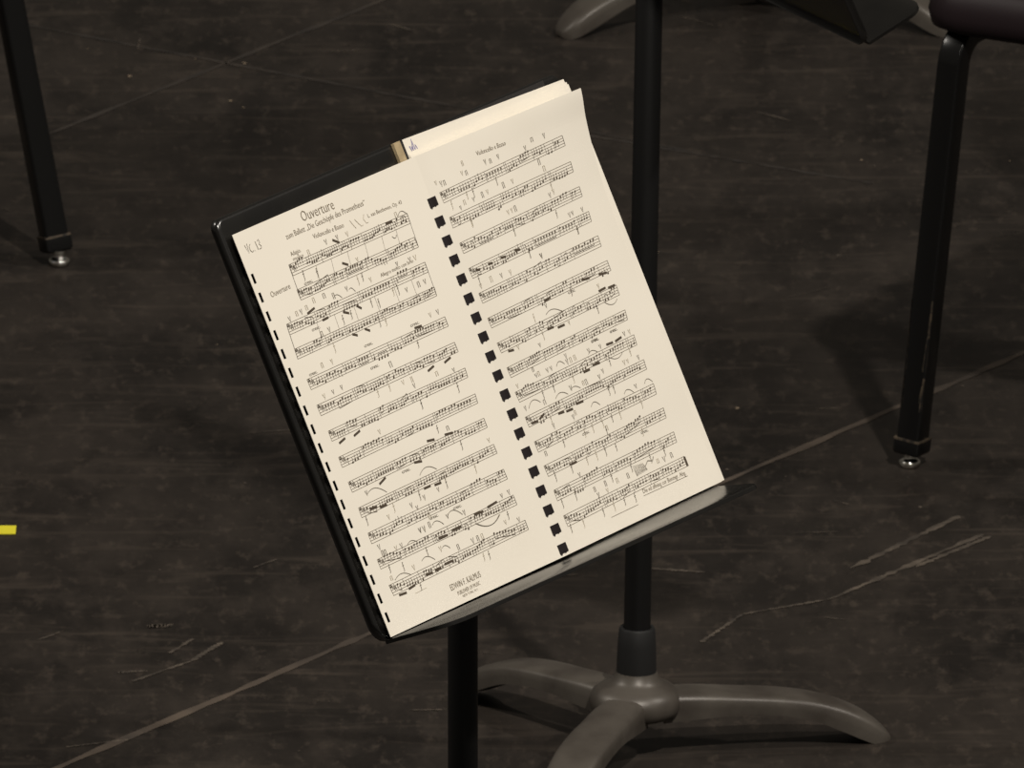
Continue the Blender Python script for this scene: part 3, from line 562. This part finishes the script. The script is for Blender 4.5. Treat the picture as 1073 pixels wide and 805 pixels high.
# faint pencilled word at the top of the left page
for st_ in ([(.150, .291), (.153, .283), (.155, .279)], [(.157, .290), (.160, .284), (.163, .279), (.166, .2795)], [(.172, .291), (.169, .286), (.171, .280), (.174, .280)]):
    left.stroke([(.134 + (p_ - .150) * .8, .2745 + (q_ - .279) * .6) for p_, q_ in st_], .0004, 4, 1.5)
PM = [M_PAPER, M_INK, M_STAFF, M_PENCIL, M_FAINT, M_TEXT]
def build_page(pg, name):
    o = mesh_obj(name, pg.v, pg.f, PM, score, pg.m)
    return o
lp = build_page(left, 'left_page'); lp['label'] = 'left page with the overture title and row of punched slots'
rp = build_page(right, 'right_page'); rp['label'] = 'right page with fourteen staves and lifted top corner'
# sheets lying under the right page, showing beyond its top edge
for k, (pl, ql, pr, qr, z) in enumerate(((.2428, .3190, .4605, .3130, -.00385), (.2436, .3080, .4622, .3103, -.00355), (.2436, .3070, .4632, .3083, -.00325), (.2436, .3060, .4622, .3064, -.00295))):
    s_ = Page()
    def es(p, q, ql=ql, qr=qr, pl=pl, pr=pr):
        f = (p - pl) / (pr - pl); return (0, (q / ql) * (ql + (qr - ql) * f) - q)
    s_.sheet(lin(pl, pr, 6), lin(0.0, ql, 6), lambda p, q, z=z: z, edge_shift=es, th=.0002)
    if k == 0:
        s_.lift = .0002
        def pz(p, q, kk=1.0, z=z): return Vector((p, q, z + .00025))
        s_.pt = pz
        bx, by = .2480, .3118
        s_.stroke([(bx, by + .001), (bx + .001, by - .003), (bx + .0025, by + .0005), (bx + .003, by - .003), (bx + .005, by + .0055), (bx + .0055, by - .003), (bx + .0075, by + .0005), (bx + .0085, by - .003)], .0009, 1)
    o = mesh_obj('page_sheet', s_.v, s_.f, [M_PAPER, M_BLUE], score, s_.m)
# sheets under the left page
blk = Page()
blk.sheet(lin(.011, .215, 6), [.001, .15, PH - .0015], lambda p, q: max(surf(p, q) - .0006, -.0008), th=.0030)
mesh_obj('page_block', blk.v, blk.f, M_PAPER, score)
# comb binding: nineteen black rings bridging the two pages
comb = MB()
r0, r1 = DATA['ring0'], DATA['ring1']
for k in range(19):
    f = k / 18
    cp, cq = r0[0] + (r1[0] - r0[0]) * f - .0002, r0[1] + (r1[1] - r0[1]) * f
    nx = 8
    def arch(x): return surf(cp + x, cq) + .00055
    xs = [-.0055 + .0110 * i / nx for i in range(nx + 1)]
    top = [.0034 for x in xs]
    bot = [-.0034 - (.0013 if i == 1 else (.0006 if i == 5 else 0)) for i, x in enumerate(xs)]
    T1 = [Vector((cp + x, cq + t_, arch(x))) for x, t_ in zip(xs, top)]; B1 = [Vector((cp + x, cq + b_, arch(x))) for x, b_ in zip(xs, bot)]
    T2 = [p_ - Vector((0, 0, .0007)) for p_ in T1]; B2 = [p_ - Vector((0, 0, .0007)) for p_ in B1]
    comb.loft([[T1[i], B1[i], B2[i], T2[i]] for i in range(nx + 1)])
comb.add([Vector((PW + a, q_, zs(q_) - b)) for q_ in (.002, .29) for a, b in ((-.006, .0045), (.006, .0045), (.006, .0055), (-.006, .0055))],
         [[0, 1, 5, 4], [1, 2, 6, 5], [2, 3, 7, 6], [3, 0, 4, 7], [3, 2, 1, 0], [4, 5, 6, 7]])
cb = comb.build('comb_binding', M_COMB, score, angle=30)
cb['label'] = 'black plastic comb binding with nineteen rings'

# ------------------------------------------------------------------ folder behind the score
folder = thing('music_folder', 'thin black folder with tan cloth spine, wedged between score and stand desk', 'folder')
folder.matrix_basis = M_FRONT
f_ = MB(); f_.box((.336, .165, DZ + .0002), (.200, .306, .0002)); f_.build('cover', M_COVER, folder, smooth=False)
f_ = MB()
f_.loft([[Vector((.2335 - .0004 * (q - .31) / .05 + x, q, DZ + .0002 + z)) for x, z in ((-.0052, 0), (-.0050, .0022), (-.003, .0034), (0, .0037), (.002, .0034), (.0028, .0022), (.003, 0))] for q in (.012, .10, .20, .3192)])
f_.build('spine', M_TAN, folder, angle=50)

# ------------------------------------------------------------------ chairs
def make_chair(label, foot, az_forward, which, worn=True, group='black framed orchestra chairs'):
    """which: (side, end) local leg whose foot stands at 'foot'. Local +Y is the front, +X the sitter's right."""
    sx = {'right': 1, 'left': -1}[which[0]]; sy = {'front': 1, 'rear': -1}[which[1]]
    hw, hd = .215, .205
    rot = az_forward - pi / 2
    c, s = cos(rot), sin(rot)
    fx, fy = sx * hw, sy * hd
    root = thing('orchestra_chair', label, 'chair', (foot[0] - (c * fx - s * fy), foot[1] - (s * fx + c * fy), 0), group)
    root.rotation_euler = (0, 0, rot)
    top = .381
    sec = rsq(.0215, .0030)
    for ax in (-1, 1):
        for ay in (-1, 1):
            ft = Vector((ax * hw, ay * hd, 0))
            tp_ = Vector((ax * (hw - (.037 if ay > 0 else .047)), ay * (hd - (.010 if ay > 0 else .078)), top))
            d = (tp_ - ft)
            path = []
            z0 = .020
            R = .026
            bend0 = ft + d * (1 - .026 / top)
            path.append(ft + d * (z0 / top)); 
            for k in range(1, 6): path.append((ft + d * (z0 / top)).lerp(bend0, k / 5))
            dirn = d.normalized(); inn = Vector((0, -ay, .0))
            for k in range(1, 9):
                a = pi / 2 * k / 8
                path.append(bend0 + dirn * R * sin(a) + inn * R * (1 - cos(a)))
            path.append(path[-1] + inn * .10)
            m = MB(); m.sweep(path, sec, up=(1, 0, 0))
            # worn edge on the outer corner
            cx, cy = -ax * 0, 0
            for (za, zb_, wj) in () if not worn else ((.052, .082, .0018), (.088, .118, .0026), (.060, .075, .003), (.118, .150, .0012)):
                for ex_, ey_ in ((ax, ay), (-ax, ay)):
                    if ex_ != sx: pass
                    A = ft + d * (za / top) + Vector((ex_ * .00985, ey_ * .00985, 0)); B = ft + d * (zb_ / top) + Vector((ex_ * .00985, ey_ * .00985, 0))
                    o2 = Vector((ex_ * .0004, ey_ * .0004, 0))
                    m.add([A + o2 + Vector((-ex_ * wj, 0, 0)) + Vector((0, ey_ * .0007, 0)), A + o2 + Vector((0, -ey_ * .0008, 0)), B + o2 + Vector((0, -ey_ * .0008, .0)), B + o2 + Vector((-ex_ * wj * .6, ey_ * .0007, .0))], [[0, 1, 2, 3]], 1)
            lg = m.build('leg', [M_LEG, M_CHIP], root, angle=40)
            fe = MB()
            ax_ = d.normalized()
            p0 = ft + d * (.0125 / top); p1 = ft + d * (.0265 / top)
            fe.sweep([p0, p0.lerp(p1, .15), p0.lerp(p1, .9), p1], rsq(.0245, .0022), up=(1, 0, 0), scale=[.86, 1, 1, .97])
            fe.build('ferrule', M_LEG, lg, bevel=.0006)
            rim = MB(); rim.sweep([p1 - d * (.0014 / top), p1 + d * (.0002 / top)], rsq(.0250, .0020), up=(1, 0, 0))
            rim.build('ferrule_rim', M_CHIP, lg)
            gl = MB()
            gl.lathe([(0, 0), (.0080, 0), (.0102, .0020), (.0112, .0055), (.0105, .0090), (.0080, .0112), (.0062, .0125), (.0060, .0160), (.0075, .0185), (.0075, .0225), (0, .0225)], 36, caps=False)
            go = gl.build('glide', M_CHROME, lg, angle=60)
            go.location = ft; go.scale = (.84, .84, .62)
    # seat rails under the shell
    m = MB()
    for ax in (-1, 1):
        m.sweep([(ax * (hw - .039), -hd + .06, top - .003), (ax * (hw - .039), hd - .06, top - .003)], rsq(.020, .003))
    m.sweep([(-hw + .045, .10, top - .004), (hw - .045, .10, top - .004)], rsq(.018, .003), up=(0, 0, 1))
    m.build('seat_frame', M_LEG, root)
    # back uprights
    for ax in (-1, 1):
        m = MB()
        m.sweep([(ax * (hw - .039), -hd + .06, top), (ax * (hw - .036), -hd + .02, top + .03), (ax * (hw - .036), -hd - .005, top + .12), (ax * (hw - .036), -hd - .05, top + .42)], circ(.010, 16))
        m.build('back_upright', M_LEG, root)
    # moulded seat shell: dished, with rolled rim
    m = MB()
    def seat_ring(e, z, dish=0):
        W2, D0, D1, r = hw + .000 - e, -hd + .02 + e, hd + .006 - e, .045
        pts = []
        for k, (cx, cy) in enumerate(((W2 - r, D1 - r), (-W2 + r, D1 - r), (-W2 + r, D0 + r), (W2 - r, D0 + r))):
            for i in range(7):
                a = pi / 2 * k + pi / 2 * i / 6
                x, y = cx + r * cos(a), cy + r * sin(a)
                w_ = 0
                pts.append(Vector((x, y, z - w_)))
        return pts
    m.loft([seat_ring(.06, top + .001), seat_ring(.012, top + .001), seat_ring(.002, top + .006), seat_ring(0, top + .018), seat_ring(.004, top + .040), seat_ring(.016, top + .047), seat_ring(.06, top + .040), seat_ring(.11, top + .034)])
    m.build('seat', M_SEAT, root, angle=70)
    m = MB()
    rings = []
    for z, hwid in ((.52, .13), (.53, .175), (.56, .20), (.66, .205), (.76, .195), (.80, .17), (.81, .12)):
        yy = -hd + .022 - (z - .50) * .15
        ring = []
        n = 14
        for i in range(n + 1):
            x = -hwid + 2 * hwid * i / n; ring.append(Vector((x, yy - .03 * (1 - (x / .21) ** 2), z)))
        for i in range(n, -1, -1):
            x = -hwid + 2 * hwid * i / n; ring.append(Vector((x, yy - .03 * (1 - (x / .21) ** 2) + .012, z)))
        rings.append(ring)
    m.loft(rings)
    m.build('backrest', M_SEAT, root, angle=50)
    return root

make_chair('black chair at right edge with plum seat corner, chrome glide beside a board seam', (.336, 2.111), radians(240), ('right', 'front'))
make_chair('black chair at left edge, only one straight leg with chrome glide in view', (-.396, 2.735), radians(110), ('right', 'rear'), worn=False)

# ------------------------------------------------------------------ light
def spot(name, loc, target, power, size, col=(1, .935, .85), angle=50):
    l = bpy.data.lights.new(name, 'SPOT'); l.energy = power; l.color = col; l.shadow_soft_size = size; l.spot_size = radians(angle); l.spot_blend = .6
    o = bpy.data.objects.new(name, l); link(o); o.location = loc
    o.rotation_euler = (Vector(target) - Vector(loc)).to_track_quat('-Z', 'Y').to_euler()
    return o
def polar(az, el, dist, tgt=(0, 1.5, .3)):
    a, e = radians(az), radians(el)
    return Vector(tgt) + Vector((cos(a) * cos(e), sin(a) * cos(e), sin(e))) * dist
spot('stage_lamp_left', polar(182, 43, 7.5), (0, 1.6, .2), 520, .16)
spot('stage_lamp_right', polar(-12, 46, 8), (0, 1.6, .2), 720, .16)
spot('stage_lamp_front', polar(-72, 48, 9), (0, 1.5, .3), 1860, .14)
w = bpy.data.worlds.new('hall'); SC.world = w; w.use_nodes = True
w.node_tree.nodes['Background'].inputs[0].default_value = (1, .9, .76, 1)
w.node_tree.nodes['Background'].inputs[1].default_value = .07

# ------------------------------------------------------------------ camera
cam = bpy.data.cameras.new('camera'); co = bpy.data.objects.new('camera', cam); link(co)
co.location = (0, -14, 4.7467)
co.rotation_euler = (radians(90 - 16.1780), 0, 0)
cam.sensor_width = 36; cam.lens = 20832 / 1073 * 36
cam.clip_end = 100
cam.dof.use_dof = True; cam.dof.focus_distance = 14.05; cam.dof.aperture_fstop = 75
SC.camera = co
SC.view_settings.view_transform = 'Standard'
SC.view_settings.look = 'None'
SC.view_settings.exposure = 0
SC.view_settings.gamma = 1
SC.view_settings.use_curve_mapping = False
